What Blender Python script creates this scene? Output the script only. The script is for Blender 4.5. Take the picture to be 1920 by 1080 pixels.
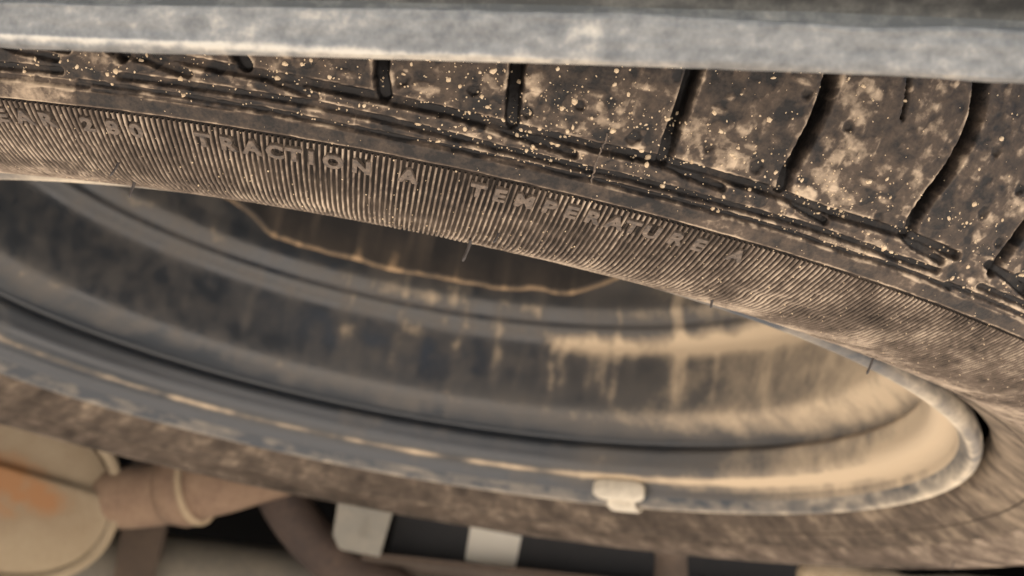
import bpy, math, random
import numpy as np
from mathutils import Matrix, Vector

random.seed(7)
rng = np.random.default_rng(7)
for ob in list(bpy.data.objects):
    bpy.data.objects.remove(ob)
SC = bpy.context.scene
COL = SC.collection
PI = math.pi

# ------------------------------------------------------------------ camera
cam_d = bpy.data.cameras.new('camera')
cam = bpy.data.objects.new('camera', cam_d)
COL.objects.link(cam)
CR = Vector((0.97767267, -0.12697741, 0.16743027))
CU = Vector((-0.19594377, -0.26305346, 0.94467398))
CF = Vector((0.07590914, 0.95638884, 0.2820606))
CO = Vector((0.0, -0.553129, -0.104523))
cam.matrix_world = Matrix((
    (CR.x, CU.x, -CF.x, CO.x), (CR.y, CU.y, -CF.y, CO.y), (CR.z, CU.z, -CF.z, CO.z), (0, 0, 0, 1)))
cam_d.sensor_width = 36
cam_d.lens = 46.44
cam_d.clip_start = 0.004
cam_d.clip_end = 500
cam_d.dof.use_dof = True
cam_d.dof.focus_distance = 0.252
cam_d.dof.aperture_fstop = 29
SC.camera = cam

# ------------------------------------------------------------------ light
SUN_EL, SUN_AZ = math.radians(38), math.radians(158)     # azimuth from +Y clockwise: behind the camera, to the right
w = bpy.data.worlds.new('World')
SC.world = w
w.use_nodes = True
nt = w.node_tree
sky = nt.nodes.new('ShaderNodeTexSky')
sky.sky_type = 'NISHITA'
sky.sun_disc = False
sky.sun_elevation = SUN_EL
sky.sun_rotation = SUN_AZ
bg = nt.nodes['Background']
nt.links.new(sky.outputs[0], bg.inputs[0])
bg.inputs[1].default_value = 0.12
sun_d = bpy.data.lights.new('sun', 'SUN')
sun_d.energy = 4.0
sun_d.angle = math.radians(0.5)
sun_d.color = (1.0, 0.965, 0.93)
sun = bpy.data.objects.new('sun', sun_d)
COL.objects.link(sun)
sdir = Vector((math.sin(SUN_AZ) * math.cos(SUN_EL), math.cos(SUN_AZ) * math.cos(SUN_EL), math.sin(SUN_EL)))
sun.rotation_euler = sdir.to_track_quat('Z', 'Y').to_euler()
VS = SC.view_settings
VS.view_transform = 'Standard'
VS.look = 'None'
VS.gamma = 1
VS.use_curve_mapping = False
VS.exposure = 2.38


# ------------------------------------------------------------------ noise on numpy arrays
def vnoise(x, y, seed=0):
    x = np.asarray(x, float); y = np.asarray(y, float)
    xi = np.floor(x).astype(np.int64); yi = np.floor(y).astype(np.int64)
    fx = x - xi; fy = y - yi
    fx = fx * fx * (3 - 2 * fx); fy = fy * fy * (3 - 2 * fy)

    def h(a, b):
        n = (a * 374761393 + b * 668265263 + seed * 1442695041) & 0xFFFFFFFF
        n = ((n ^ (n >> 13)) * 1274126177) & 0xFFFFFFFF
        n = n ^ (n >> 16)
        return (n & 0xFFFF) / 65535.0
    a = h(xi, yi); b = h(xi + 1, yi); c = h(xi, yi + 1); d = h(xi + 1, yi + 1)
    return (a * (1 - fx) + b * fx) * (1 - fy) + (c * (1 - fx) + d * fx) * fy


def fbm(x, y, seed=0, oct=4):
    s = 0; a = 1; t = 0
    for i in range(oct):
        s = s + a * vnoise(x * 2 ** i + 17.3 * i, y * 2 ** i + 5.1 * i, seed + i); t += a; a *= 0.5
    return s / t


def sstep(e0, e1, x):
    t = np.clip((x - e0) / (e1 - e0), 0, 1)
    return t * t * (3 - 2 * t)


# ------------------------------------------------------------------ materials
def new_mat(name):
    m = bpy.data.materials.new(name)
    m.use_nodes = True
    return m, m.node_tree, m.node_tree.nodes['Principled BSDF']


def dirt_mat(name, clean, mid, dust, attr=True, scale=160.0, fine=900.0, rough=(0.55, 0.95), base=0.0, amp=0.35, bump=0.25, dist=0.0004, metal=0.0, spec=0.4):
    """clean surface -> film of dirt -> caked dust, driven by a vertex attribute (shape of the stains) and fine noise"""
    m, t, p = new_mat(name)
    N = t.nodes; L = t.links
    tc = N.new('ShaderNodeTexCoord')
    n1 = N.new('ShaderNodeTexNoise'); n1.inputs['Scale'].default_value = scale; n1.inputs['Detail'].default_value = 6; n1.inputs['Roughness'].default_value = 0.62
    n2 = N.new('ShaderNodeTexNoise'); n2.inputs['Scale'].default_value = fine; n2.inputs['Detail'].default_value = 4
    L.new(tc.outputs['Object'], n1.inputs['Vector']); L.new(tc.outputs['Object'], n2.inputs['Vector'])
    s1 = N.new('ShaderNodeMath'); s1.operation = 'SUBTRACT'; s1.inputs[1].default_value = 0.5
    L.new(n1.outputs['Fac'], s1.inputs[0])
    s2 = N.new('ShaderNodeMath'); s2.operation = 'SUBTRACT'; s2.inputs[1].default_value = 0.5
    L.new(n2.outputs['Fac'], s2.inputs[0])
    m1 = N.new('ShaderNodeMath'); m1.operation = 'MULTIPLY_ADD'; m1.inputs[1].default_value = amp * 2
    L.new(s1.outputs[0], m1.inputs[0])
    m2 = N.new('ShaderNodeMath'); m2.operation = 'MULTIPLY_ADD'; m2.inputs[1].default_value = amp
    L.new(s2.outputs[0], m2.inputs[0]); L.new(m1.outputs[0], m2.inputs[2])
    if attr:
        at = N.new('ShaderNodeAttribute'); at.attribute_name = 'dust'
        L.new(at.outputs['Fac'], m1.inputs[2])
    else:
        m1.inputs[2].default_value = base
    cr = N.new('ShaderNodeValToRGB')
    e = cr.color_ramp.elements
    e[0].position = 0.05; e[0].color = (*clean, 1)
    e[1].position = 0.95; e[1].color = (*dust, 1)
    k = cr.color_ramp.elements.new(0.45); k.color = (*mid, 1)
    L.new(m2.outputs[0], cr.inputs[0]); L.new(cr.outputs[0], p.inputs['Base Color'])
    mr = N.new('ShaderNodeMapRange'); mr.inputs['From Min'].default_value = 0.0; mr.inputs['From Max'].default_value = 0.7
    mr.inputs['To Min'].default_value = rough[0]; mr.inputs['To Max'].default_value = rough[1]
    L.new(m2.outputs[0], mr.inputs['Value']); L.new(mr.outputs[0], p.inputs['Roughness'])
    bp = N.new('ShaderNodeBump'); bp.inputs['Strength'].default_value = bump; bp.inputs['Distance'].default_value = dist
    L.new(m2.outputs[0], bp.inputs['Height']); L.new(bp.outputs[0], p.inputs['Normal'])
    p.inputs['Metallic'].default_value = metal
    p.inputs['Specular IOR Level'].default_value = spec
    return m


M_TREAD = dirt_mat('tread_rubber', (0.0120, 0.0108, 0.0106), (0.086, 0.065, 0.050), (0.50, 0.395, 0.285), scale=240, fine=1500, amp=0.34, bump=0.7, dist=0.0004, rough=(0.55, 0.95), spec=0.28)
M_SIDE = dirt_mat('sidewall_rubber', (0.019, 0.0158, 0.0138), (0.092, 0.072, 0.056), (0.38, 0.300, 0.215), scale=120, fine=1300, amp=0.16, bump=0.4, dist=0.0003, rough=(0.8, 0.97), spec=0.12)
M_RIB = dirt_mat('rib_rubber', (0.026, 0.0215, 0.0182), (0.142, 0.111, 0.087), (0.54, 0.44, 0.335), scale=200, fine=1700, amp=0.20, bump=0.3, dist=0.0002, rough=(0.8, 0.97), spec=0.12)
M_LET = dirt_mat('letter_rubber', (0.040, 0.032, 0.027), (0.150, 0.115, 0.088), (0.44, 0.35, 0.26), attr=False, base=0.28, scale=600, fine=1800, amp=0.55, rough=(0.6, 0.9))
M_RIM = dirt_mat('rim_paint', (0.024, 0.029, 0.036), (0.078, 0.071, 0.064), (0.52, 0.41, 0.28), scale=60, fine=420, amp=0.20, bump=0.2, dist=0.0008, rough=(0.30, 0.92), spec=0.7)
M_LIP = dirt_mat('flange_worn', (0.045, 0.052, 0.062), (0.200, 0.178, 0.150), (0.62, 0.53, 0.40), scale=120, fine=700, amp=0.25, bump=0.2, dist=0.0004, rough=(0.5, 0.85))
M_DISC = dirt_mat('disc_paint', (0.015, 0.014, 0.014), (0.06, 0.048, 0.038), (0.42, 0.29, 0.17), scale=50, fine=300, amp=0.22, rough=(0.5, 0.9))
M_HAIR, _, _p = new_mat('spew_rubber'); _p.inputs['Base Color'].default_value = (0.05, 0.043, 0.04, 1); _p.inputs['Roughness'].default_value = 0.5
M_MUD = dirt_mat('dry_mud', (0.38, 0.27, 0.17), (0.58, 0.45, 0.30), (0.74, 0.62, 0.45), attr=False, base=0.5, scale=900, fine=2500, amp=0.7, rough=(0.9, 0.95), spec=0.1)
M_WEIGHT = dirt_mat('weight_zinc', (0.30, 0.265, 0.21), (0.52, 0.47, 0.38), (0.70, 0.64, 0.52), attr=False, base=0.5, scale=160, fine=700, amp=0.55, rough=(0.5, 0.85))
M_BUMP = dirt_mat('bumper_plastic', (0.080, 0.081, 0.081), (0.160, 0.157, 0.150), (0.38, 0.345, 0.29), scale=330, fine=1600, amp=0.45, bump=0.4, dist=0.0003, rough=(0.55, 0.9))
M_MUFF = dirt_mat('muffler_steel', (0.28, 0.138, 0.058), (0.240, 0.180, 0.115), (0.33, 0.270, 0.185), scale=26, fine=260, amp=0.34, rough=(0.7, 0.95))
M_PIPE = dirt_mat('pipe_rust', (0.070, 0.042, 0.030), (0.190, 0.124, 0.082), (0.29, 0.205, 0.135), attr=False, base=0.5, scale=34, fine=300, amp=0.5, rough=(0.7, 0.95))
M_HOSE = dirt_mat('pipe_brown', (0.025, 0.018, 0.016), (0.068, 0.047, 0.037), (0.16, 0.115, 0.085), attr=False, base=0.38, scale=34, fine=300, amp=0.5, rough=(0.7, 0.95))
M_FRAME = dirt_mat('frame_black', (0.014, 0.0145, 0.016), (0.026, 0.0255, 0.026), (0.11, 0.085, 0.062), attr=False, base=0.25, scale=30, fine=250, amp=0.4, rough=(0.6, 0.95), spec=0.25)
M_GREY = dirt_mat('dusty_grey', (0.07, 0.066, 0.058), (0.145, 0.132, 0.110), (0.25, 0.215, 0.165), attr=False, base=0.5, scale=30, fine=250, amp=0.35, rough=(0.7, 0.95))
M_ZINC = dirt_mat('bracket_zinc', (0.11, 0.105, 0.090), (0.20, 0.188, 0.160), (0.27, 0.245, 0.200), attr=False, base=0.5, scale=40, fine=250, amp=0.5, rough=(0.5, 0.9))
M_RUSTB = dirt_mat('flange_brown', (0.030, 0.022, 0.018), (0.075, 0.054, 0.040), (0.17, 0.125, 0.088), attr=False, base=0.42, scale=30, fine=300, amp=0.35, rough=(0.7, 0.95))
M_SAND = dirt_mat('caked_dust', (0.20, 0.15, 0.10), (0.34, 0.26, 0.17), (0.50, 0.40, 0.27), attr=False, base=0.5, scale=45, fine=300, amp=0.4, rough=(0.9, 0.95), spec=0.1, bump=0.6, dist=0.003)
M_STICK = dirt_mat('sticker_paper', (0.42, 0.39, 0.33), (0.54, 0.505, 0.43), (0.60, 0.565, 0.485), attr=False, base=0.55, scale=40, fine=300, amp=0.25, rough=(0.6, 0.8))
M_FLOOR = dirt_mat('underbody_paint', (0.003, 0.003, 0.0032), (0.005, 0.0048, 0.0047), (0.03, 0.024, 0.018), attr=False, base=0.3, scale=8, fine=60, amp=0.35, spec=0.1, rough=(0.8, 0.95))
M_GROUND = dirt_mat('sandy_ground', (0.29, 0.240, 0.190), (0.43, 0.366, 0.296), (0.53, 0.464, 0.385), attr=False, base=0.5, scale=2.0, fine=40, amp=0.35, bump=0.6, dist=0.02, rough=(0.9, 1.0), spec=0.1)


# ------------------------------------------------------------------ object helpers
def mesh_obj(name, verts, faces, mat, parent=None, smooth=True, dust=None, kind=None):
    me = bpy.data.meshes.new(name)
    if isinstance(faces, np.ndarray):
        v = np.asarray(verts, np.float32)
        me.vertices.add(len(v)); me.vertices.foreach_set('co', v.ravel())
        k = faces.shape[1]
        me.loops.add(faces.size); me.loops.foreach_set('vertex_index', faces.astype(np.int32).ravel())
        me.polygons.add(len(faces))
        me.polygons.foreach_set('loop_start', (np.arange(len(faces)) * k).astype(np.int32))
        me.update(calc_edges=True); me.validate()
    else:
        me.from_pydata([tuple(map(float, q)) for q in verts], [], faces)
    me.polygons.foreach_set('use_smooth', np.full(len(me.polygons), smooth))
    if dust is not None:
        a = me.attributes.new('dust', 'FLOAT', 'POINT')
        a.data.foreach_set('value', np.asarray(dust, np.float32).ravel())
    me.materials.append(mat)
    me.update()
    o = bpy.data.objects.new(name, me)
    COL.objects.link(o)
    if parent:
        o.parent = parent
    if kind:
        o['kind'] = kind
    return o


def empty(name, label, cat, loc=(0, 0, 0)):
    o = bpy.data.objects.new(name, None)
    o.empty_display_size = 0.05
    o.location = loc
    COL.objects.link(o)
    o['label'] = label
    o['category'] = cat
    return o


def grid_faces(nr, nc, wrap=False):
    i = np.arange(nr - 1)[:, None]; j = np.arange(nc if wrap else nc - 1)[None, :]
    j2 = (j + 1) % nc
    return np.stack(np.broadcast_arrays(i * nc + j, i * nc + j2, (i + 1) * nc + j2, (i + 1) * nc + j), -1).reshape(-1, 4)


def catmull(P, n=40):
    P = np.asarray(P, float)
    Q = np.vstack([2 * P[0] - P[1], P, 2 * P[-1] - P[-2]]); out = []
    t = np.linspace(0, 1, n, endpoint=False)[:, None]
    for i in range(1, len(Q) - 2):
        a, b, c, d = Q[i - 1], Q[i], Q[i + 1], Q[i + 2]
        out.append(.5 * (2 * b + (-a + c) * t + (2 * a - 5 * b + 4 * c - d) * t ** 2 + (-a + 3 * b - 3 * c + d) * t ** 3))
    return np.vstack(out + [P[-1:]])


def tube(path, rad, seg=16, caps=True):
    P = np.asarray(path, float); n = len(P)
    rad = np.broadcast_to(np.asarray(rad, float), (n,))
    V = []; prev = None
    for i in range(n):
        T = P[min(i + 1, n - 1)] - P[max(i - 1, 0)]; T /= np.linalg.norm(T)
        if prev is None:
            a = np.array([0, 0, 1.0]) if abs(T[2]) < 0.9 else np.array([1.0, 0, 0])
            prev = np.cross(T, a)
        u = prev - T * (prev @ T); u /= np.linalg.norm(u); prev = u
        v = np.cross(T, u)
        for k in range(seg):
            an = 2 * PI * k / seg
            V.append(P[i] + rad[i] * (math.cos(an) * u + math.sin(an) * v))
    F = grid_faces(n, seg, True).tolist()
    if caps:
        F.append(list(range(seg))[::-1]); F.append([(n - 1) * seg + k for k in range(seg)])
    return V, F


def extrude_poly(pts, d):
    """closed polygon of world points, thickened along vector d"""
    n = len(pts); d = np.asarray(d, float)
    V = [np.asarray(q, float) for q in pts] + [np.asarray(q, float) + d for q in pts]
    F = [list(range(n)), [n + k for k in range(n)][::-1]]
    for k in range(n):
        F.append([k, n + k, n + (k + 1) % n, (k + 1) % n][::-1])
    return V, F


def add_bevel(o, wd, seg=2):
    b = o.modifiers.new('bevel', 'BEVEL'); b.width = wd; b.segments = seg; b.limit_method = 'ANGLE'
    return o


# ------------------------------------------------------------------ ground (sun-lit, it throws the light up under the vehicle)
GZ = -0.60
gn = 41
gx = np.linspace(-60, 60, gn); gy = np.linspace(-60, 60, gn)
XX, YY = np.meshgrid(gx, gy)
ZZ = GZ + 0.05 * (fbm(XX * .2, YY * .2, 3) - 0.5) * np.clip((np.hypot(XX, YY) - 4) / 6, 0, 1)
g = mesh_obj('ground', np.stack([XX, YY, ZZ], -1).reshape(-1, 3), grid_faces(gn, gn), M_GROUND)
g['kind'] = 'structure'

# ------------------------------------------------------------------ the spare wheel; axis = z, lower flange plane = z 0
wheel = empty('spare_wheel', 'dusty spare wheel with ribbed black tyre slung flat under the vehicle', 'wheel', (0, 0, 0))
ZC = 0.095
PR = [(.2390, .012), (.2400, .0065), (.2432, .0022), (.249, -.0016), (.2555, -.0052), (.262, -.0086), (.268, -.0112), (.275, -.0137), (.282, -.0156), (.289, -.0162), (.2965, -.0152), (.3035, -.0134), (.310, -.0110), (.3155, -.0068), (.3205, -.0010), (.325, .0055), (.3295, .0130), (.334, .0225), (.3385, .036), (.3425, .053), (.3455, .072), (.347, .095)]
prof = catmull(PR, 60)
SL = np.concatenate([[0], np.cumsum(np.hypot(*np.diff(prof, axis=0).T))])
i0 = int(np.argmin(np.hypot(prof[:, 0] - .310, prof[:, 1] + .0110)))
SL = SL - SL[i0]                          # s = 0 at the edge of the ribbed zone
tg = np.gradient(prof, axis=0); tg /= np.linalg.norm(tg, axis=1)[:, None]
nm = np.stack([tg[:, 1], -tg[:, 0]], 1)   # outward: at the sidewall bottom -> -z
S_MIN, S_MAX = SL[0], SL[-1]


def surf(phi, s, h=0.0):
    """tyre surface: phi = angle from the side facing the camera, s = distance along the profile, h = height off it"""
    r = np.interp(s, SL, prof[:, 0]); z = np.interp(s, SL, prof[:, 1])
    nr = np.interp(s, SL, nm[:, 0]); nz = np.interp(s, SL, nm[:, 1])
    r = r + nr * h; z = z + nz * h
    # the bead sits a little off the flange on one side
    gap = np.exp(-((phi - 1.16) / .34) ** 2) * .0003 * sstep(-.058, S_MIN, s)
    r = r + gap
    return np.stack(np.broadcast_arrays(r * np.sin(phi), -r * np.cos(phi), z), -1)


def side_dust_shade(phi, s):
    X = phi * .3; big = fbm(X * 90, s * 90, 11); mid = fbm(X * 420, s * 300, 15, 3)
    d = 0.20 + 0.55 * (big - .5) + 0.25 * (mid - .5)
    d += 0.40 * sstep(-.014, -.050, s) - .16 * sstep(-.014, -.006, s)  # more dust towards the bead; shade by the letters painted as darker rubber
    d -= .22 * sstep(1.3, 2.2, np.abs(phi)) * sstep(-.012, -.024, s)
    rad = fbm(phi * 60, s * 40, 19, 3)
    d += 0.25 * (rad - .5) * sstep(-.02, -.05, s)
    return d


# ---- tyre body: bead to bead, the tread under the blocks sunk
FA, FB = -0.80, 1.02            # sector of finely built tread
pa = np.linspace(-PI, PI, 901)[:-1]
ss = np.concatenate([np.linspace(S_MIN, -.0005, 74), [0.0], [.0008], np.linspace(.004, S_MAX, 26)])
PH, SS = np.meshgrid(pa, ss)
HH = np.where((PH > FA + .004) & (PH < FB - .004) & (SS > .0004), -.011, 0.0)
low = surf(PH, SS, HH)
du = side_dust_shade(PH, SS)
up = low[::-1][1:].copy(); up[..., 2] = 2 * ZC - up[..., 2]
V = np.vstack([low.reshape(-1, 3), up.reshape(-1, 3)])
D = np.concatenate([du.ravel(), du[::-1][1:].ravel()])
tyre = mesh_obj('tyre', V, grid_faces(len(ss) * 2 - 1, len(pa), True), M_SIDE, wheel, dust=D)
tyre['label'] = 'black rubber tyre with fine radial sidewall ribs and dusty shoulder'

# ---- tread pattern, repeats round the tyre
PER = 0.5946
LAT = [
    [(-.1992, .0118), (-.1985, .0165)],
    [(-.1224, .0130), (-.1278, .01545), (-.1302, .01725)],
    [(-.0372, .0120), (-.0408, .0156), (-.042, .0186), (-.0426, .02115)],
    [(.0414, .0118), (.0384, .0174), (.0366, .02325), (.0366, .02595)],
    [(.1386, .0120), (.1374, .0162), (.138, .0207), (.1386, .0249), (.1386, .03045), (.1386, .03345)],
    [(.219, .0130), (.2172, .01665), (.2202, .0222), (.222, .0276), (.2226, .0327), (.222, .03705), (.2196, .04065)],
    [(.3174, .0125), (.315, .0159), (.3174, .021), (.3228, .02775), (.3258, .03405), (.3258, .04005), (.3216, .0459), (.3186, .0492)]]
CAN = [(.0, .0125), (-.0024, .0159), (0, .021), (.0054, .02775), (.0084, .03405), (.0084, .04005), (.0042, .0459), (.001, .0492), (-.016, .066), (-.035, .085), (-.055, .11)]
cs = np.array(CAN)


def lat_full(L):
    e = L[-1]; off = e[0] - np.interp(e[1], cs[:, 1], cs[:, 0])
    return L + [(c[0] + off, c[1]) for c in CAN if c[1] > e[1] + .002]


LATF = [lat_full(L) for L in LAT]
CIRC = {  # polyline, width, depth
    'G1': ([(-.178, .0126), (-.1386, .0120), (-.0348, .0115), (.0402, .0110), (.0996, .0112), (.144, .0119), (.2106, .0120), (.255, .0114), (.3186, .0123), (.360, .0119)], .0021, .0026),
    'G1a': ([(-.2064, .01275), (-.1812, .0117), (-.1578, .0098)], .0021, .0026),
    'T1': ([(-.1116, .0118), (-.0954, .0105), (-.0786, .0093)], .0017, .0022),
    'T2': ([(.012, .0109), (.0462, .0098), (.0834, .0086)], .0017, .0020),
    'T3': ([(.1368, .0115), (.156, .0104), (.1806, .0098)], .0017, .0020),
    'T4': ([(.2256, .0115), (.2418, .0102), (.2562, .0094)], .0017, .0020),
    'T5': ([(.3114, .0123), (.3258, .0107), (.3528, .0096)], .0017, .0020),
    'G2': ([(-.201, .0075), (-.126, .0076), (-.0768, .0078), (-.033, .0073), (.0372, .0063), (.0918, .0062), (.132, .0066), (.1986, .0067), (.2406, .0072), (.3186, .0069), (.3546, .0072)], .0016, .0018),
    'G3': ([(-.228, .0054), (-.189, .0053), (-.1074, .0050), (-.0606, .0044), (.0516, .0042), (.1344, .0046), (.2448, .0049), (.2784, .0045), (.3222, .0050), (.372, .0047)], .0011, .0011),
}
SIPES = [[(.2694, .0438), (.2724, .0402), (.2748, .0366), (.276, .0342)], [(.2694, .0438), (.262, .055), (.245, .075)]]
RM = 0.33


def pdist(PHg, SG, line):
    d = np.full(PHg.shape, 9.0)
    L = np.array(line, float)
    for a, b in zip(L[:-1], L[1:]):
        ax, ay, bx, by = a[0] * RM, a[1], b[0] * RM, b[1]
        m = (PHg > min(a[0], b[0]) - .03) & (PHg < max(a[0], b[0]) + .03) & (SG > min(ay, by) - .006) & (SG < max(ay, by) + .006)
        if not m.any():
            continue
        px = PHg[m] * RM; py = SG[m]
        ex, ey = bx - ax, by - ay
        t = np.clip(((px - ax) * ex + (py - ay) * ey) / (ex * ex + ey * ey), 0, 1)
        d[m] = np.minimum(d[m], np.hypot(px - ax - ex * t, py - ay - ey * t))
    return d


fp = np.arange(FA, FB, .00088)
fs = np.concatenate([np.arange(.0, .0205, .00028), np.arange(.0205, .062, .0006), np.arange(.062, S_MAX, .0016)])
PH, SG = np.meshgrid(fp, fs)
XM = PH * RM
jit = (fbm(XM * 900, SG * 900, 31, 2) - .5)
jit2 = (fbm(XM * 300, SG * 300, 33, 2) - .5)
H = np.zeros_like(PH)
dark = np.zeros_like(PH); edge = np.zeros_like(PH)
for sh in (-PER, 0, PER):
    for line, wd, dp in CIRC.values():
        d = pdist(PH, SG, [(a + sh, b) for a, b in line]) + jit * .00025
        k = 1 - sstep(wd * .36, wd * .62, d)
        H = np.minimum(H, -dp * .8 * k * (.65 + .35 * sstep(-.12, .08, PH)))
        dark = np.maximum(dark, k * (.45 + .3 * sstep(-.12, .08, PH)))
        edge = np.maximum(edge, np.exp(-((d - wd * .66) / .00028) ** 2) * .9)
    for L in LATF:
        L2 = [(a + sh, b) for a, b in L]
        d = pdist(PH, SG, L2) + jit * .0003
        wd = .0030 + .0006 * sstep(.02, .045, SG)
        k = 1 - sstep(wd * .36, wd * .60, d)
        H = np.minimum(H, -.0066 * k * (.45 + .55 * sstep(.013, .026, SG)))
        dark = np.maximum(dark, k)
        edge = np.maximum(edge, np.exp(-((d - wd * .64) / .0004) ** 2) * .75)
    for L in SIPES:
        d = pdist(PH, SG, [(a + sh, b) for a, b in L])
        k = 1 - sstep(.00025, .00055, d)
        H = np.minimum(H, -.003 * k); dark = np.maximum(dark, k)
# smooth band between the ribs and the shoulder: slightly proud, crisp lower lip
band = sstep(.0000, .0004, SG) * (1 - sstep(.0034, .0044, SG + jit2 * .0007))
H = H + .00042 * band
plate = (1 - sstep(-.2312, -.2300, PH)) * sstep(.0002, .0005, SG) * (1 - sstep(.0050, .0056, SG)) * sstep(-.62, -.60, PH)
H = H + .00045 * plate
# uneven worn rubber, small pits and moulded dimples
H += .00022 * jit2 + .00010 * jit
pits = [(-.0290, .0160, .0022), (.0480, .0148, .0017), (.078, .0185, .0015), (.1150, .0150, .0020), (.1960, .0160, .0020), (.2900, .0140, .0016), (.3620, .0225, .0019), (.3860, .0180, .0017), (.1620, .0170, .0018), (.2440, .0290, .0016), (.014, .0165, .0016), (.2100, .0325, .0015), (.3500, .0350, .0016), (.3800, .0300, .0016)]
for a, b, r in pits:
    for sh in (-PER, 0, PER):
        q = np.hypot((PH - a - sh) * RM, SG - b) / r + jit * .5
        H -= .0006 * (1 - sstep(.5, .8, q)); dark = np.maximum(dark, .55 * (1 - sstep(.5, .9, q)))
        edge = np.maximum(edge, .5 * np.exp(-((q - 1.0) / .13) ** 2) * sstep(.35, .6, fbm(PH * 400, SG * 400, 77, 2)))
# dirt: film, blotches and dried mud patches
b1 = fbm(XM * 120, SG * 120, 41, 4); b2 = fbm(XM * 380, SG * 380, 43, 4); b3 = fbm(XM * 60, SG * 60, 47, 3)
dust = .16 + .28 * (b1 - .5) + .45 * (b2 - .5) + .30 * (b3 - .5) + .4 * (fbm(XM * 520, SG * 520, 45, 2) - .5)
dust += (.26 * sstep(.70, .77, fbm(XM * 300, SG * 360, 49, 2)) + .22 * sstep(.80, .86, fbm(XM * 560, SG * 620, 51, 2))) * (.35 + .65 * sstep(.004, .009, SG))
tide = fbm(XM * 150, SG * 150, 57, 3)
dust += .28 * np.exp(-((tide - .53) / .010) ** 2) * sstep(.42, .6, b2) + .16 * sstep(.53, .545, tide)
# mud films with lobed outlines
film = sstep(.52, .56, fbm(XM * 170, SG * 170, 53, 3)) * sstep(.45, .6, b3)
dust += .18 * film
dust += .42 * edge * sstep(.3, .62, fbm(XM * 350, SG * 350, 61, 3))
MUD = [(.0500, .0205, .0026, .0030, .75), (-.015, .0152, .0036, .0014, .6), (.1180, .0135, .0021, .0011, .85), (.1830, .0160, .0062, .0026, .62), (.2270, .0115, .0002, .0002, .0),
       (.2330, .0140, .0032, .0018, .9), (.1600, .0245, .0026, .0009, .7), (.1790, .0220, .0017, .0011, .6), (.2460, .0310, .0024, .0019, .5), (.2760, .0200, .0048, .0012, .55), (.2890, .0175, .0030, .0009, .5),
       (.2040, .0345, .0032, .0010, .6), (.2530, .0370, .0024, .0016, .42), (-.060, .0148, .0028, .0011, .55), (-.1480, .0135, .0040, .0010, .4), (.3220, .0150, .0009, .0009, 0), (.3420, .0250, .0018, .0022, .45),
       (.0860, .0215, .0024, .0010, .5), (.4000, .0330, .004, .0012, .4), (.3900, .0140, .005, .0013, .35), (-.090, .0090, .006, .0008, .45), (-.155, .0089, .006, .0008, .45), (.052, .0085, .006, .0008, .35), (.125, .0090, .006, .0010, .35), (.31, .0089, .007, .0009, .3)]
for a, b, rx, ry, am in MUD:
    q = np.hypot((PH - a) * RM / rx, (SG - b) / ry) + (b2 - .5) * .9 + jit * .2
    dust += am * .62 * (1 - sstep(.50, 1.0, q)); H += .00012 * (am > .5) * (1 - sstep(.5, 1.0, q))
dust = dust * (1 - .9 * dark) - .10 * dark
dust = dust * (1 - .45 * band) + .04 * band + .26 * plate
dust += .45 * np.exp(-((SG - .0004) / .00028) ** 2)            # dust held by the lip
dust += .45 * np.exp(-((SG - .0038 + .0007 * jit2) / .00022) ** 2) * sstep(.3, .6, fbm(XM * 260, SG * 0, 67, 2))
PV = surf(PH, SG, H)
NC = len(fp)
FACES = grid_faces(len(fs), NC)
# split into shoulder band and tread blocks along the bottoms of the grooves
fi, fj = np.meshgrid(np.arange(len(fs) - 1), np.arange(NC - 1), indexing='ij')
sc_, pc_ = fs[fi].ravel(), fp[fj].ravel()
allL = sorted([[(a + sh, b) for a, b in L] for sh in (-PER, 0, PER) for L in LATF], key=lambda L: L[0][0])
blk = np.zeros(len(sc_), int)
for L in allL:
    A = np.array(L); blk += (pc_ > np.interp(sc_, A[:, 1], A[:, 0])).astype(int)
blk = np.where(sc_ < .0116, -1, blk)


def sub_mesh(name, mask, mat, parent):
    f = FACES[mask]; u, inv = np.unique(f.ravel(), return_inverse=True)
    return mesh_obj(name, PV.reshape(-1, 3)[u], inv.reshape(-1, 4), mat, parent, dust=dust.ravel()[u])


sh_o = sub_mesh('shoulder', blk == -1, M_TREAD, tyre)
for b in np.unique(blk):
    if b >= 0 and (blk == b).sum() > 200:
        sub_mesh('tread_block', blk == b, M_TREAD, tyre)

# ---- letters on the sidewall
WORD = [('E', -.2905), ('A', -.2742), ('R', -.2574), ('2', -.2286), ('8', -.2112), ('0', -.195), ('T', -.150), ('R', -.1338), ('A', -.1176), ('C', -.1026), ('T', -.090), ('I', -.0786), ('O', -.0642), ('N', -.0456), ('A', -.015),
        ('T', .0312), ('E', .0456), ('M', .0624), ('P', .0792), ('E', .0942), ('R', .1092), ('A', .1248), ('T', .1368), ('U', .1506), ('R', .1686), ('E', .1848), ('A', .2136)]
WORD = [('T', -.3850), ('R', -.3690), ('E', -.3530), ('A', -.3370), ('D', -.3215), ('W', -.3060)] + WORD
LS = -.0043
LH = .0036


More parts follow.
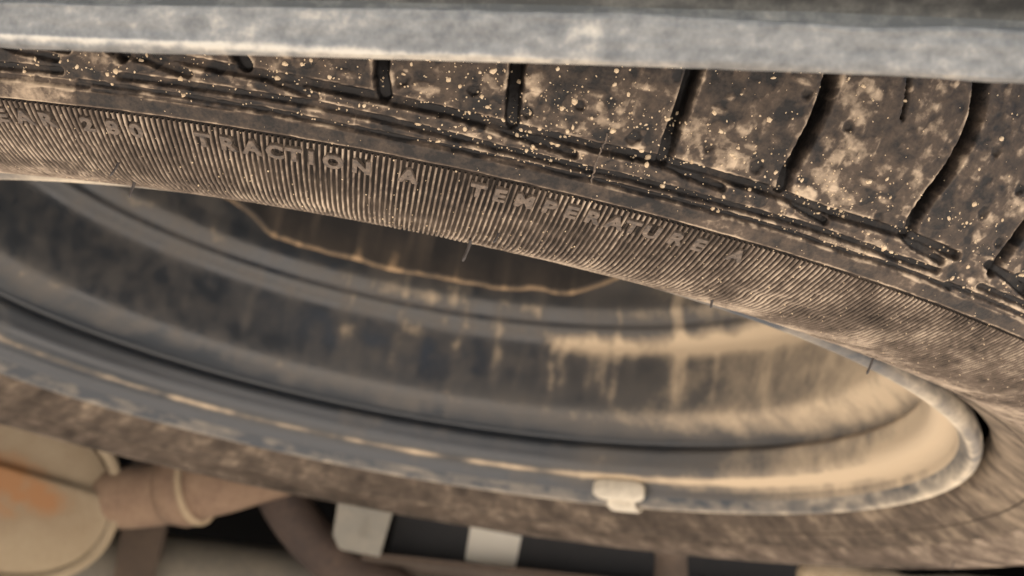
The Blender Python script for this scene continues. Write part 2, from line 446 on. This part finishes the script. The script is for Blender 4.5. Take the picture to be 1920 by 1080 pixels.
def make_letter(ch, phi0, k):
    cu = bpy.data.curves.new('letter', 'FONT')
    cu.body = ch; cu.size = 1.0; cu.resolution_u = 3; cu.offset = .045; cu.align_x = 'CENTER'
    to = bpy.data.objects.new('tmp', cu); COL.objects.link(to)
    dg = bpy.context.evaluated_depsgraph_get()
    me = bpy.data.meshes.new_from_object(to.evaluated_get(dg))
    bpy.data.objects.remove(to); bpy.data.curves.remove(cu)
    P = np.array([v.co[:2] for v in me.vertices]); F = [list(q.vertices) for q in me.polygons]
    bpy.data.meshes.remove(me)
    P[:, 1] -= .345; P *= LH / .70
    P[:, 0] *= .95
    # walls from the boundary edges
    cnt = {}
    for f in F:
        for a, b in zip(f, f[1:] + f[:1]):
            cnt[(a, b)] = 1
    bd = [(a, b) for (a, b) in cnt if (b, a) not in cnt]
    n = len(P)
    phi = phi0 + P[:, 0] / .305; s = LS + P[:, 1]
    hh = .00085 + .00012 * (fbm(P[:, 0] * 1500 + k * 9, P[:, 1] * 1500, 5, 2) - .5)
    top = surf(phi, s, hh); mid = surf(phi0 + P[:, 0] * 1.06 / .305, LS + P[:, 1] * 1.03, .0006); bot = surf(phi0 + P[:, 0] * 1.1 / .305, LS + P[:, 1] * 1.05, -.0003)
    V = np.vstack([top, mid, bot])
    FF = [list(f) for f in F]
    for a, b in bd:
        FF.append([b, a, n + a, n + b]); FF.append([n + b, n + a, 2 * n + a, 2 * n + b])
    o = mesh_obj('letter', V, FF, M_LET, tyre, smooth=False)
    o['label'] = 'raised letter %s' % ch if not ch.isdigit() else 'raised digit %s' % ch


for k, (c, a) in enumerate(WORD):
    make_letter(c, a, k)
lphi = np.array([a for _, a in WORD])

# ---- radial ribs, all round the lower sidewall (too fine and too many to pick apart)
NR = 1671
rs = np.concatenate([np.linspace(-.0455, -.012, 26), np.linspace(-.0110, -.0004, 16)])
k0 = np.arange(NR) * 2 * PI / NR - PI
PHc = k0[None, :] + (fbm(k0[None, :] * 260 / 1.0, rs[:, None] * 350, 91, 2) - .5) * .0005
SR = np.broadcast_to(rs[:, None], PHc.shape)
near = np.min(np.abs(PHc[..., None] - lphi[None, None, :]), axis=-1)
inbox = (near < .0044) & (np.abs(SR - LS) < .0021)
hgt = .00056 * (.85 + .3 * fbm(k0[None, :] * 120, SR * 200, 95, 2)) * sstep(-.0458, -.043, SR)
clog = sstep(.58, .72, fbm(PHc * 34, SR * 240, 93, 3)) * (SR < -.009)
hgt = np.where(inbox, .00016, hgt * (1 - .5 * clog))
hw = .00019 / .305
VV = []; DD = []
dtop = .46 + .75 * (fbm(PHc * 30, SR * 90, 97, 4) - .5) + .50 * (fbm(PHc * 260, SR * 900, 99, 3) - .5) * (.12 + .88 * sstep(1.5, .8, np.abs(PHc))) + .16 * sstep(-.010, -.03, SR) - .26 * sstep(1.3, 2.2, np.abs(PHc)) * sstep(-.012, -.024, SR)
dtop = np.where(inbox, .12, dtop)  # shadow pockets around the letters painted dark
dbot = dtop * .35 - .12 + .30 * sstep(-.016, -.04, SR) + .30 * clog
for off, hf, dd in ((-1.7, -.12, dbot), (-.75, 1.0, dtop), (.75, 1.0, dtop), (1.7, -.12, dbot)):
    VV.append(surf(PHc + off * hw, SR, hgt * hf if hf > 0 else -.0001)); DD.append(dd)
VV = np.stack(VV, 2); DD = np.stack(DD, 2)         # rows, ribs, 4
nr, nn, _ = DD.shape
idx = np.arange(nr * nn * 4).reshape(nr, nn, 4)
q = np.stack([idx[:-1, :, :-1], idx[:-1, :, 1:], idx[1:, :, 1:], idx[1:, :, :-1]], -1).reshape(-1, 4)
mesh_obj('sidewall_ribs', VV.reshape(-1, 3), q, M_RIB, tyre, dust=DD.ravel(), kind='stuff')


# ---- rim protector ring line on the sidewall close to the bead
def ring(name, s0, rad, mat, parent):
    t = np.linspace(-PI, PI, 721)[:-1]
    an = np.linspace(0, 2 * PI, 9)[:-1]
    V = np.stack([surf(t, np.full_like(t, s0) + rad * math.cos(a), rad * .8 * math.sin(a)) for a in an], 0)
    n = len(an); m = len(t)
    V = V.reshape(-1, 3)
    f = []
    for i in range(n):
        for j in range(m):
            f.append([i * m + j, ((i + 1) % n) * m + j, ((i + 1) % n) * m + (j + 1) % m, i * m + (j + 1) % m])
    dd = .35 + .5 * (fbm(np.tile(t * 40, n), np.zeros(n * m), 5, 3) - .5)
    return mesh_obj(name, V, f, mat, parent, dust=dd)


ring('bead_ring', -.0560, .0004, M_SIDE, tyre)

# ---- moulding hairs
HAIRS = [(-.2202, -.0168, .0030, -.25, .00017), (-.2220, -.0272, .0032, -.12, .00021), (.0384, -.0274, .0042, -.25, .00022), (.0546, -.0185, .0022, -.2, .00017), (.2376, -.0272, .0018, 0, .0002), (.4450, -.0400, .0040, -.2, .00022), (1.34, -.032, .004, .2, .0002), (-.42, -.0272, .0034, .1, .0002), (1.75, -.030, .004, .1, .0002)]
for a, s, ln, bend, r in HAIRS:
    t = np.linspace(0, 1, 9)
    path = np.array([surf(np.array(a + bend * .012 * u * u), np.array(s), ln * u) for u in t]) + np.array([0, 0, -1.]) * (t ** 2)[:, None] * ln * .25
    r *= 1.8; rad = r * (1.15 - .55 * t); rad[-2] = r * .95; rad[-1] = r * .5
    V, F = tube(path, rad, 8)
    mesh_obj('moulding_hair', V, F, M_HAIR, tyre)
# flash line left by the joint of the mould
fl = catmull([(.0990, .0031), (.0981, .0065), (.0976, .0098), (.0987, .0122), (.0990, .0146)], 8)
fpth = np.array([surf(np.array(a + .0010 * (rng.random() - .5)), np.array(b), .00005) for a, b in fl])
V, F = tube(fpth, .00012 + .00016 * rng.random(len(fl)), 6)
mesh_obj('mould_flash', V, F, M_LET, tyre)

# ---- dried mud crumbs on tread and sidewall
V = []; F = []


def crumb(phi, s, r, h0):
    n = rng.integers(6, 10); base = len(V)
    el = rng.uniform(.5, 1.0); ro = rng.uniform(0, PI)
    rr = r * rng.uniform(.75, 1.2, n)
    an = (np.arange(n) + rng.uniform(-.3, .3, n)) * 2 * PI / n
    u = rr * np.cos(an); v = rr * np.sin(an) * el
    X = u * math.cos(ro) - v * math.sin(ro); Y = u * math.sin(ro) + v * math.cos(ro)
    for a, b in zip(X, Y):
        V.append(surf(np.array(phi + a / .33), np.array(s + b), h0 - .00006))
    for a, b in zip(X, Y):
        V.append(surf(np.array(phi + a * .6 / .33), np.array(s + b * .6), h0 + r * .35))
    for k in range(n):
        F.append([base + k, base + (k + 1) % n, base + n + (k + 1) % n, base + n + k])
    F.append([base + n + k for k in range(n)])


def hat(phi, s):
    j = int(np.clip(np.searchsorted(fp, phi), 0, NC - 1)); i = int(np.clip(np.searchsorted(fs, s), 0, len(fs) - 1))
    return H[i, j]


cnt = 0
while cnt < 2500:
    a = rng.uniform(-.34, .62); s = rng.choice([rng.uniform(.0045, .022), rng.uniform(.004, .05)])
    dn = float(vnoise(a * 28, s * 400, 201)) * (.35 + .65 * math.exp(-((a - .08) / .17) ** 2)) + .08
    if rng.random() > dn * 1.25:
        continue
    r = .00012 + .00024 * rng.random() ** 1.5 + (.00055 * rng.random() if rng.random() < .12 else 0) + (.0005 if rng.random() < .02 else 0)
    crumb(a, s, r * .9, hat(a, s)); cnt += 1
for _ in range(1000):
    a = rng.uniform(-.40, .8); s = rng.uniform(-.036, .0035)
    crumb(a, s, .00009 + .00017 * rng.random() ** 2, .00045 if s < 0 else .0004)
mesh_obj('mud_crumbs', V, F, M_MUD, tyre, smooth=False, kind='stuff')

# ------------------------------------------------------------------ the steel rim
RP = [(.2365, .0085), (.2375, .0050), (.2370, .0016), (.2354, .0000), (.2336, -.0001), (.2318, .0014), (.2300, .0042), (.2286, .0070), (.2275, .0105), (.2250, .0132), (.2205, .0152), (.2178, .0185), (.2168, .0240), (.2164, .0290), (.2186, .0312), (.2192, .0335), (.2165, .0362), (.2120, .0395), (.2075, .0430), (.2048, .0465), (.2042, .0520), (.2044, .0620), (.2050, .0740), (.2052, .0830), (.2040, .0870), (.2008, .0905), (.1992, .0930), (.1990, .0965), (.1975, .0990), (.1952, .1025), (.1945, .1050), (.1948, .1100), (.1952, .1150), (.1955, .1300), (.1990, .1500), (.2150, .1640), (.2170, .1760), (.2270, .1790), (.2300, .1880), (.2355, .1920)]
rp = catmull(RP, 8)
ph = np.linspace(0, 2 * PI, 1201)[:-1]
PH, RI = np.meshgrid(ph, np.arange(len(rp)))
RR, ZR = rp[RI, 0], rp[RI, 1]
# dust inside the barrel: side near phi 1..2 caked and painted brighter for the light there, far wall streaked, other side nearly bare
U = PH * .21
n_big = fbm(U * 28, ZR * 40, 301, 4); n_mid = fbm(U * 110, ZR * 110, 303, 4)
WU = U + .004 * (fbm(U * 60, ZR * 50, 321, 2) - .5); strk = fbm(WU * 120, ZR * 14, 305, 3); strk2 = fbm(U * 420, ZR * 14, 307, 2)
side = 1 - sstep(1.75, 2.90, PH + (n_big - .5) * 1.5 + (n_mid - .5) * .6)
dust_light = .12 + .50 * (n_big - .5) + .40 * (n_mid - .5)
dust_light -= .10 * sstep(.034, .026, ZR) * (1 - side)
dust_light += .54 * side + .34 * (1 - sstep(1.25, 1.95, PH + (n_big - .5) * .8)) * sstep(.2, .5, PH)
film = sstep(4.2, 3.2, PH) * sstep(1.6, 2.3, PH)
dust_light += film * .24 * sstep(.50, .80, strk) * sstep(.046, .060, ZR) * (.3 + 1.2 * n_mid)
dust_light += (.10 * np.exp(-((PH - 2.86) / .26) ** 2) + .06 * np.exp(-((PH - 3.25) / .2) ** 2)) * sstep(.040, .060, ZR) * (.3 + 1.4 * n_mid)
# dust shelf on the step of the well and the runs below it
shelf = np.exp(-((ZR - .0845 - .003 * (n_mid - .5)) / .0050) ** 2) * sstep(2.76, 2.62, PH) * sstep(1.3, 1.6, PH)
dust_light += .58 * shelf
for a, wd, zt, zb, am in ((2.690, .010, .086, .054, .45), (2.655, .012, .086, .060, .4), (2.72, .010, .086, .066, .3), (2.96, .014, .100, .030, .30), (2.935, .010, .092, .046, .22), (3.09, .020, .11, .07, .15), (2.55, .018, .084, .064, .3), (2.45, .02, .084, .068, .3), (2.30, .03, .084, .058, .25), (2.87, .012, .11, .085, .25), (3.02, .012, .112, .09, .25)):
    dust_light += .62 * am * np.exp(-((PH - a - .05 * (fbm(ZR * 90, PH * 6, 7, 2) - .5)) / (wd * (.6 + 1.1 * n_mid))) ** 2) * sstep(zb - .012, zb + .010, ZR) * (1 - sstep(zt, zt + .004, ZR))
# dust line along the ledge, then painted light and shade of the ridges
dust_light += .75 * np.exp(-((ZR - .0140) / .0014) ** 2) * (RR > .219) * (.4 + .9 * (fbm(U * 60, ZR * 0, 309, 3)))
dust_light += (.24 * np.exp(-((ZR - .0445) / .0055) ** 2) + .16 * np.exp(-((ZR - .0895) / .0042) ** 2) + .20 * np.exp(-((ZR - .1020) / .004) ** 2)) * (.6 + .8 * (n_mid - .3))  # bands facing the ground painted lighter, as light catches them
dust_light -= .22 * np.exp(-((ZR - .0335) / .0030) ** 2)  # shadowed side of the groove painted darker
dust_light += .16 * sstep(.028, .012, ZR) * (RR < .228) * side
# the lip itself: pale, chipped
lip = sstep(.0065, .0035, ZR) * sstep(.2288, .2296, RR)
dust_light = dust_light * (1 - lip) + lip * (.80 + .7 * (fbm(U * 70, ZR * 200, 311, 4) - .5) - .55 * sstep(.62, .80, fbm(U * 90, ZR * 160, 313, 3)))
V = np.stack([RR * np.sin(PH), -RR * np.cos(PH), ZR], -1).reshape(-1, 3)
NL = int(np.argmax((rp[:, 0] < .2291) & (rp[:, 1] > .003)))       # rows of the rolled flange
NP = len(ph)
rim = mesh_obj('rim', V[NL * NP:], grid_faces(len(rp) - NL, NP, True)[:, ::-1], M_RIM, wheel, dust=dust_light[NL:].ravel())
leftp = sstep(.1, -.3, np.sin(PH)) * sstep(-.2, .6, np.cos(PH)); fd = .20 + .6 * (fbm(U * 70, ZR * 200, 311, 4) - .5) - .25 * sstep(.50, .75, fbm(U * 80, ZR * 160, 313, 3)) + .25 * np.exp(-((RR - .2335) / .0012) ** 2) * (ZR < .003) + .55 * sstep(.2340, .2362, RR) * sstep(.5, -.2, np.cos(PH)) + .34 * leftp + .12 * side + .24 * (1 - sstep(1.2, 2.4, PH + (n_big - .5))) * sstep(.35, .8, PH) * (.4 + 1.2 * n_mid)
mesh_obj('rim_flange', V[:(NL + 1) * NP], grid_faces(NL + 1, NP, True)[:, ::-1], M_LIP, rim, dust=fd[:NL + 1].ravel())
rim['label'] = 'dark grey steel rim barrel, streaked with tan dust'

# ---- wheel disc with scalloped edge, welded into the barrel
nphi = 720; pd = np.linspace(0, 2 * PI, nphi + 1)[:-1]
cper = 2 * PI / 4
al = np.abs(((pd - 3.11) + cper / 2) % cper - cper / 2)
edge_z = .1125 + .0150 * sstep(.44, .70, al) + .0050 * (fbm(pd * 9, pd * 0, 3, 3) - .5)
rows = []
rows.append((np.full(nphi, .1956), edge_z)); rows.append((np.full(nphi, .1932), edge_z + .0002)); rows.append((np.full(nphi, .1928), edge_z + .003))
rows.append((np.full(nphi, .1924), np.maximum(edge_z + .006, .1400))); rows.append((np.full(nphi, .189), np.full(nphi, .149)))
for r, z in ((.183, .153), (.165, .150), (.145, .141), (.125, .137), (.108, .139), (.098, .146), (.085, .148), (.060, .148), (.032, .148), (.030, .152)):
    rows.append((np.full(nphi, r), np.full(nphi, z)))
RD = np.array([r for r, z in rows]); ZD = np.array([z for r, z in rows]); PD = np.broadcast_to(pd, RD.shape)
dd = -.02 + .4 * (fbm(PD * 12, ZD * 60, 401, 4) - .5) + .5 * sstep(.5, .75, fbm(PD * 26, ZD * 20, 403, 3))
dd[0] += .68; dd[1] += .68; dd[2] += .25
V = np.stack([RD * np.sin(PD), -RD * np.cos(PD), ZD], -1).reshape(-1, 3)
mesh_obj('wheel_disc', V, grid_faces(len(rows), nphi, True)[:, ::-1], M_DISC, rim, dust=dd.ravel())


# ---- clip-on balance weight on the far flange
def arc_solid(name, a0, a1, poly, mat, parent, n=10, taper=.35):
    """sweep a closed (r, z) polygon along the rim between two angles, ends rounded"""
    t = np.linspace(-1, 1, n * 2 + 1); V = []; P = np.array(poly); c = P.mean(0)
    for u in t:
        k = (1 - abs(u) ** 6 * taper)
        a = (a0 + a1) / 2 + u * (a1 - a0) / 2
        for q in c + (P - c) * k:
            V.append((q[0] * math.sin(a), -q[0] * math.cos(a), q[1]))
    m = len(P); F = grid_faces(len(t), m, True).tolist()
    F.append(list(range(m))[::-1]); F.append([(len(t) - 1) * m + k for k in range(m)])
    o = mesh_obj(name, V, F, mat, parent)
    return add_bevel(o, .0008)


wt = arc_solid('balance_weight', 2.415, 2.555, [(.2280, .0015), (.2230, .0020), (.2218, .0055), (.2215, .0105), (.2228, .0135), (.2275, .0125), (.2283, .0060)], M_WEIGHT, rim, taper=.45)
wt['label'] = 'pale clip-on balance weight on the rim flange'
arc_solid('weight_clip', 2.445, 2.520, [(.2285, .0065), (.2268, .0050), (.2275, -.0010), (.2310, -.0022), (.2350, -.0030), (.2380, -.0018), (.2385, .0020), (.2376, .0022), (.2370, -.0004), (.2345, -.0014), (.2316, -.0010), (.2296, .0012)], M_WEIGHT, wt, taper=.1)
# ------------------------------------------------------------------ the vehicle around it
veh = empty('vehicle_underbody', 'underside of a dusty vehicle: plastic bumper lip, muffler, exhaust pipe and black frame', 'vehicle', (0, .3, GZ))


def vpart(name, V, F, mat, parent=None, smooth=True, dust=None, label=None):
    o = mesh_obj(name, V, F, mat, parent or veh, smooth=smooth, dust=dust)
    if parent is None:
        o.matrix_parent_inverse = Matrix.Translation((0, -.3, -GZ))
    if label:
        o['label'] = label
    return o


# bumper: lower lip runs across the top of the picture
b0 = np.array([-.0646, -.3714, -.0296]); b1 = np.array([.0722, -.4058, -.0209])
ax = (b1 - b0) / np.linalg.norm(b1 - b0)
mid = (b0 + b1) / 2
fw = np.array([ax[1], -ax[0], 0]); fw /= np.linalg.norm(fw)       # towards the camera
if fw[1] > 0: fw = -fw
upv = np.array([0, 0, 1.])
bp = catmull([(-.0025, .0100), (-.0022, .0030), (-.0012, .0004), (.0, .0), (.0008, .0005), (.0017, .0023), (.0026, .0041), (.0030, .0050), (.0028, .0056), (.0010, .0060), (-.0040, .0062), (-.0068, .0070), (-.0072, .0090), (-.0068, .0120), (-.0040, .0140), (.0060, .0150), (.0165, .0158)], 6)
bp = np.vstack([bp, [(.026, .0175), (.040, .022), (.052, .034), (.058, .055), (.060, .10), (.058, .16), (.050, .20), (.02, .215), (-.03, .22)]])
xs = np.concatenate([np.linspace(-.85, -.14, 24), np.linspace(-.135, .135, 300), np.linspace(.14, .85, 24)])
XB, IB = np.meshgrid(xs, np.arange(len(bp)))
bend = -.045 * np.maximum(np.abs(XB) - .2, 0) ** 1.6
FWD = bp[IB, 0] + bend + .0004 * (fbm(XB * 120, IB * .3, 501, 3) - .5)
UP = bp[IB, 1] + .0003 * (fbm(XB * 90, IB * .3, 503, 3) - .5) + .0008 * np.sin(XB * 26 + .4) + .0016 * (fbm(XB * 45, XB * 0, 507, 3) - .5) * sstep(.003, .0056, bp[IB, 1]) * (1 - sstep(.007, .010, bp[IB, 1]))
V = mid + XB[..., None] * ax + FWD[..., None] * fw + UP[..., None] * upv
arcl = np.concatenate([[0], np.cumsum(np.hypot(*np.diff(bp, axis=0).T))])[IB]
bd = .30 + .45 * (fbm(XB * 110, arcl * 240, 511, 4) - .5) + .5 * (fbm(XB * 600, arcl * 900, 513, 2) - .5) + .62 * np.exp(-((UP - .0002) / .0005) ** 2) * (FWD < .0012) * (.35 + .65 * sstep(.05, -.01, XB))
bd -= .18 * sstep(.0056, .0066, UP)
bd += .6 * np.exp(-(((XB - .0135) / .0026) ** 2 + ((UP - .0042) / .0009) ** 2))
vpart('bumper', V.reshape(-1, 3), grid_faces(len(bp), len(xs)), M_BUMP, dust=bd.ravel(), label='grey plastic bumper with pale dusty lower lip')

# muffler: oval can, its end plate facing the spare wheel
mc = np.array([-.280, .5449, -.0296])
cxv = np.array(CR); cyv = np.array(CU); fwv = np.array(CF)
mx = cxv * .985 - cyv * .17; mx /= np.linalg.norm(mx)
md = np.array([-.50, 1.0, .06]); md /= np.linalg.norm(md)
mx = mx - md * (mx @ md); mx /= np.linalg.norm(mx)
my = np.cross(md, mx); my = my / np.linalg.norm(my)
if my[2] < 0: my = -my
RX, RY = .088, .0665
na = 96
an = np.linspace(0, 2 * PI, na + 1)[:-1]
sx = np.sign(np.cos(an)) * np.abs(np.cos(an)) ** .85; sy = np.sign(np.sin(an)) * np.abs(np.sin(an)) ** .85


def oval(k, depth, dx=0):
    return mc + (sx * (RX - k))[:, None] * mx + (sy * (RY - k))[:, None] * my + depth * md


rowsV = [oval(0, .42), oval(0, .012), oval(-.0015, .006), oval(-.0035, .001), oval(-.0035, -.003), oval(-.001, -.0055), oval(.003, -.0045), oval(.0055, -.0005)]
V = np.vstack(rowsV)
mdust = .72 + .2 * (fbm(V[:, 0] * 60, V[:, 2] * 60, 601, 3) - .5)
muf = vpart('muffler', V, grid_faces(len(rowsV), na, True), M_MUFF, dust=mdust, label='tan dusty muffler with a rusty end plate')
# end plate, folded along a slanting crease
nr_ = 26
kk = np.linspace(0, 1, nr_)
Pl = []
Dl = []
for k in kk:
    q = oval(.0058, 0)
    q = mc + (q - mc) * k
    yy = ((q - mc) @ my); xx = ((q - mc) @ mx)
    cre = yy - (.021 - .10 * (xx + .02))
    dep = -.006 + .0085 * sstep(-.001, .004, cre) + .004 * k ** 4
    Pl.append(q + dep[:, None] * md)
    fade = sstep(.095, -.02, xx)
    rust = np.exp(-((cre + .016) / .023) ** 2) * fade * (2.0 * fbm(xx * 40, yy * 55, 605, 3) + .05)
    Dl.append(.74 - .85 * rust + .12 * (fbm(xx * 50, yy * 50, 607, 3) - .5) - .14 * sstep(-.002, .004, cre))
V = np.vstack(Pl)
vpart('end_plate', V, grid_faces(nr_, na, True), M_MUFF, muf, dust=np.concatenate(Dl))
# exhaust pipe with its joint
pp = catmull([(-.262, .640, -.030), (-.2250, .6060, -.0180), (-.1740, .5850, -.0060), (-.1267, .5640, .0090), (-.0988, .5674, .0235), (-.0560, .580, .048), (.00, .60, .085), (.08, .66, .12)], 8)
V, F = tube(pp, .0265, 24)
pipe = vpart('exhaust_pipe', V, F, M_PIPE, label='rusty tan exhaust pipe beside the muffler')
i1 = int(np.argmin(np.abs(pp[:, 0] + .150)))
tdir = pp[i1 + 1] - pp[i1 - 1]; tdir /= np.linalg.norm(tdir)
V, F = tube([pp[i1] - tdir * .017, pp[i1] - tdir * .010, pp[i1] - tdir * .002, pp[i1] + tdir * .008, pp[i1] + tdir * .014], [.0268, .0285, .0312, .0306, .0270], 24)
vpart('pipe_joint', V, F, M_PIPE, pipe)
V, F = tube([pp[i1] + tdir * .0085, pp[i1] + tdir * .0125], [.0318, .0318], 24)
vpart('clamp_ring', V, F, M_SAND, pipe)
# second pipe bending down behind it
V, F = tube(catmull([(-.10, .60, .085), (-.0880, .6126, .0441), (-.0727, .62, .015), (-.0518, .6246, -.0064), (-.0268, .6281, -.0248), (.0020, .6297, -.0390), (.05, .63, -.05)], 8), .0215, 20)
vpart('bent_pipe', V, F, M_HOSE, label='brown bent pipe behind the exhaust')
# zinc bracket
V, F = extrude_poly([(-.0240, .562, .0403), (.0240, .5593, .0372), (.0228, .5600, .0172), (.0178, .5713, -.0225), (-.0137, .5735, -.0216), (-.0200, .5710, -.0130), (-.0232, .562, .0203)], (0, .05, 0))
o = add_bevel(vpart('bracket', V, F, M_ZINC, smooth=False, label='pale grey steel bracket'), .002)
V, F = extrude_poly([(.0020, .5603, .036), (.0055, .5600, .036), (.0050, .5680, -.012), (.0015, .5682, -.012)], (0, -.0022, 0))
vpart('stiffening_rib', V, F, M_ZINC, o, smooth=False)
# black cross member, sticker on its face, brown flange under it
V, F = extrude_poly([(.0330, .5973, .0800), (.410, .5578, .110), (.415, .5699, .0150), (.0300, .612, -.0197)], (.004, .10, .01))
cmem = add_bevel(vpart('cross_member', V, F, M_FRAME, smooth=False, label='black frame cross member with a white sticker'), .003)
ca = np.array([.0330, .5973, .0800]); cb = np.array([.410, .5578, .110]); cc = np.array([.0300, .612, -.0197])
cn = np.cross(cb - ca, cc - ca); cn /= np.linalg.norm(cn)
if cn[1] > 0: cn = -cn


def onto(x, z, off=.0008):
    """point on the face of the cross member"""
    y = ca[1] - (cn[0] * (x - ca[0]) + cn[2] * (z - ca[2])) / cn[1]
    return np.array([x, y, z]) + cn * off


V, F = extrude_poly([onto(.0922, .0170), onto(.1370, .0165), onto(.1365, -.0125), onto(.0930, -.0118)], -cn * .0005)
st = vpart('sticker', V, F, M_STICK, cmem, smooth=False); st['label'] = 'blank white square sticker'
V, F = extrude_poly([(.005, .585, -.0215), (.40, .55, .0060), (.40, .55, .0000), (.005, .585, -.0275)], (0, .12, 0))
vpart('lower_flange', V, F, M_RUSTB, cmem, smooth=False)
# axle tube, dusty
ap = [np.array([-.70, .807, -.0970]) + (np.array([.60, .681, -.0200]) - np.array([-.70, .807, -.0970])) * t for t in np.linspace(0, 1, 30)]
V, F = tube(ap, .040, 32)
vpart('axle_tube', V, F, M_GREY, label='dusty grey axle tube')
# brace left of the axle
V, F = extrude_poly([(-.215, .69, .03), (-.178, .69, .03), (-.176, .705, -.10), (-.206, .705, -.10)], (0, .02, 0))
add_bevel(vpart('brace', V, F, M_RUSTB, smooth=False), .002)
# caked lug and spring pieces on the right
V, F = tube(catmull([(.2290, .440, .045), (.2299, .4368, .0260), (.2325, .4400, .0100), (.236, .445, -.006), (.237, .446, -.02)], 6), np.interp(np.linspace(0, 1, 25), [0, .35, .55, .8, 1], [.022, .021, .012, .013, .011]), 18)
vpart('rubber_stop', V, F, M_RUSTB, label='tan dust caked rubber stop')
lp = catmull([(.318, .40, .004), (.345, .392, .0065), (.375, .388, .006), (.42, .384, .0095), (.48, .378, .018), (.56, .37, .03)], 8)
lr = .0115 + .005 * (fbm(np.arange(len(lp)) * .35, np.zeros(len(lp)), 701, 2) - .3); lr[0] = .004
V, F = tube(lp, lr, 20)
vpart('leaf_spring', V, F, M_SAND, label='sand coloured dusty spring behind the tyre')
# load bed floor, and a dark block added to shut off the sky
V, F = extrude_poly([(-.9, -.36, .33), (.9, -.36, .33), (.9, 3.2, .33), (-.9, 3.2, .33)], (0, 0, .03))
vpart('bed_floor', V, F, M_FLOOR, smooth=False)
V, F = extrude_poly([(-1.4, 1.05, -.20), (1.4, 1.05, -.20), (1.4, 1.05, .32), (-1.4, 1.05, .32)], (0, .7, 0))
add_bevel(vpart('dark_backdrop', V, F, M_FLOOR, smooth=False, label='added dark backdrop block behind the axle'), .03, 4)
# unseen bed side panels, added to keep the side light out
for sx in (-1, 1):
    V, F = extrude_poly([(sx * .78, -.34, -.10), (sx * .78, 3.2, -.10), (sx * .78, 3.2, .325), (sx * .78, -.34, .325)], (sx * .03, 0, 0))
    add_bevel(vpart('side_shade_panel', V, F, M_FLOOR, smooth=False), .006)
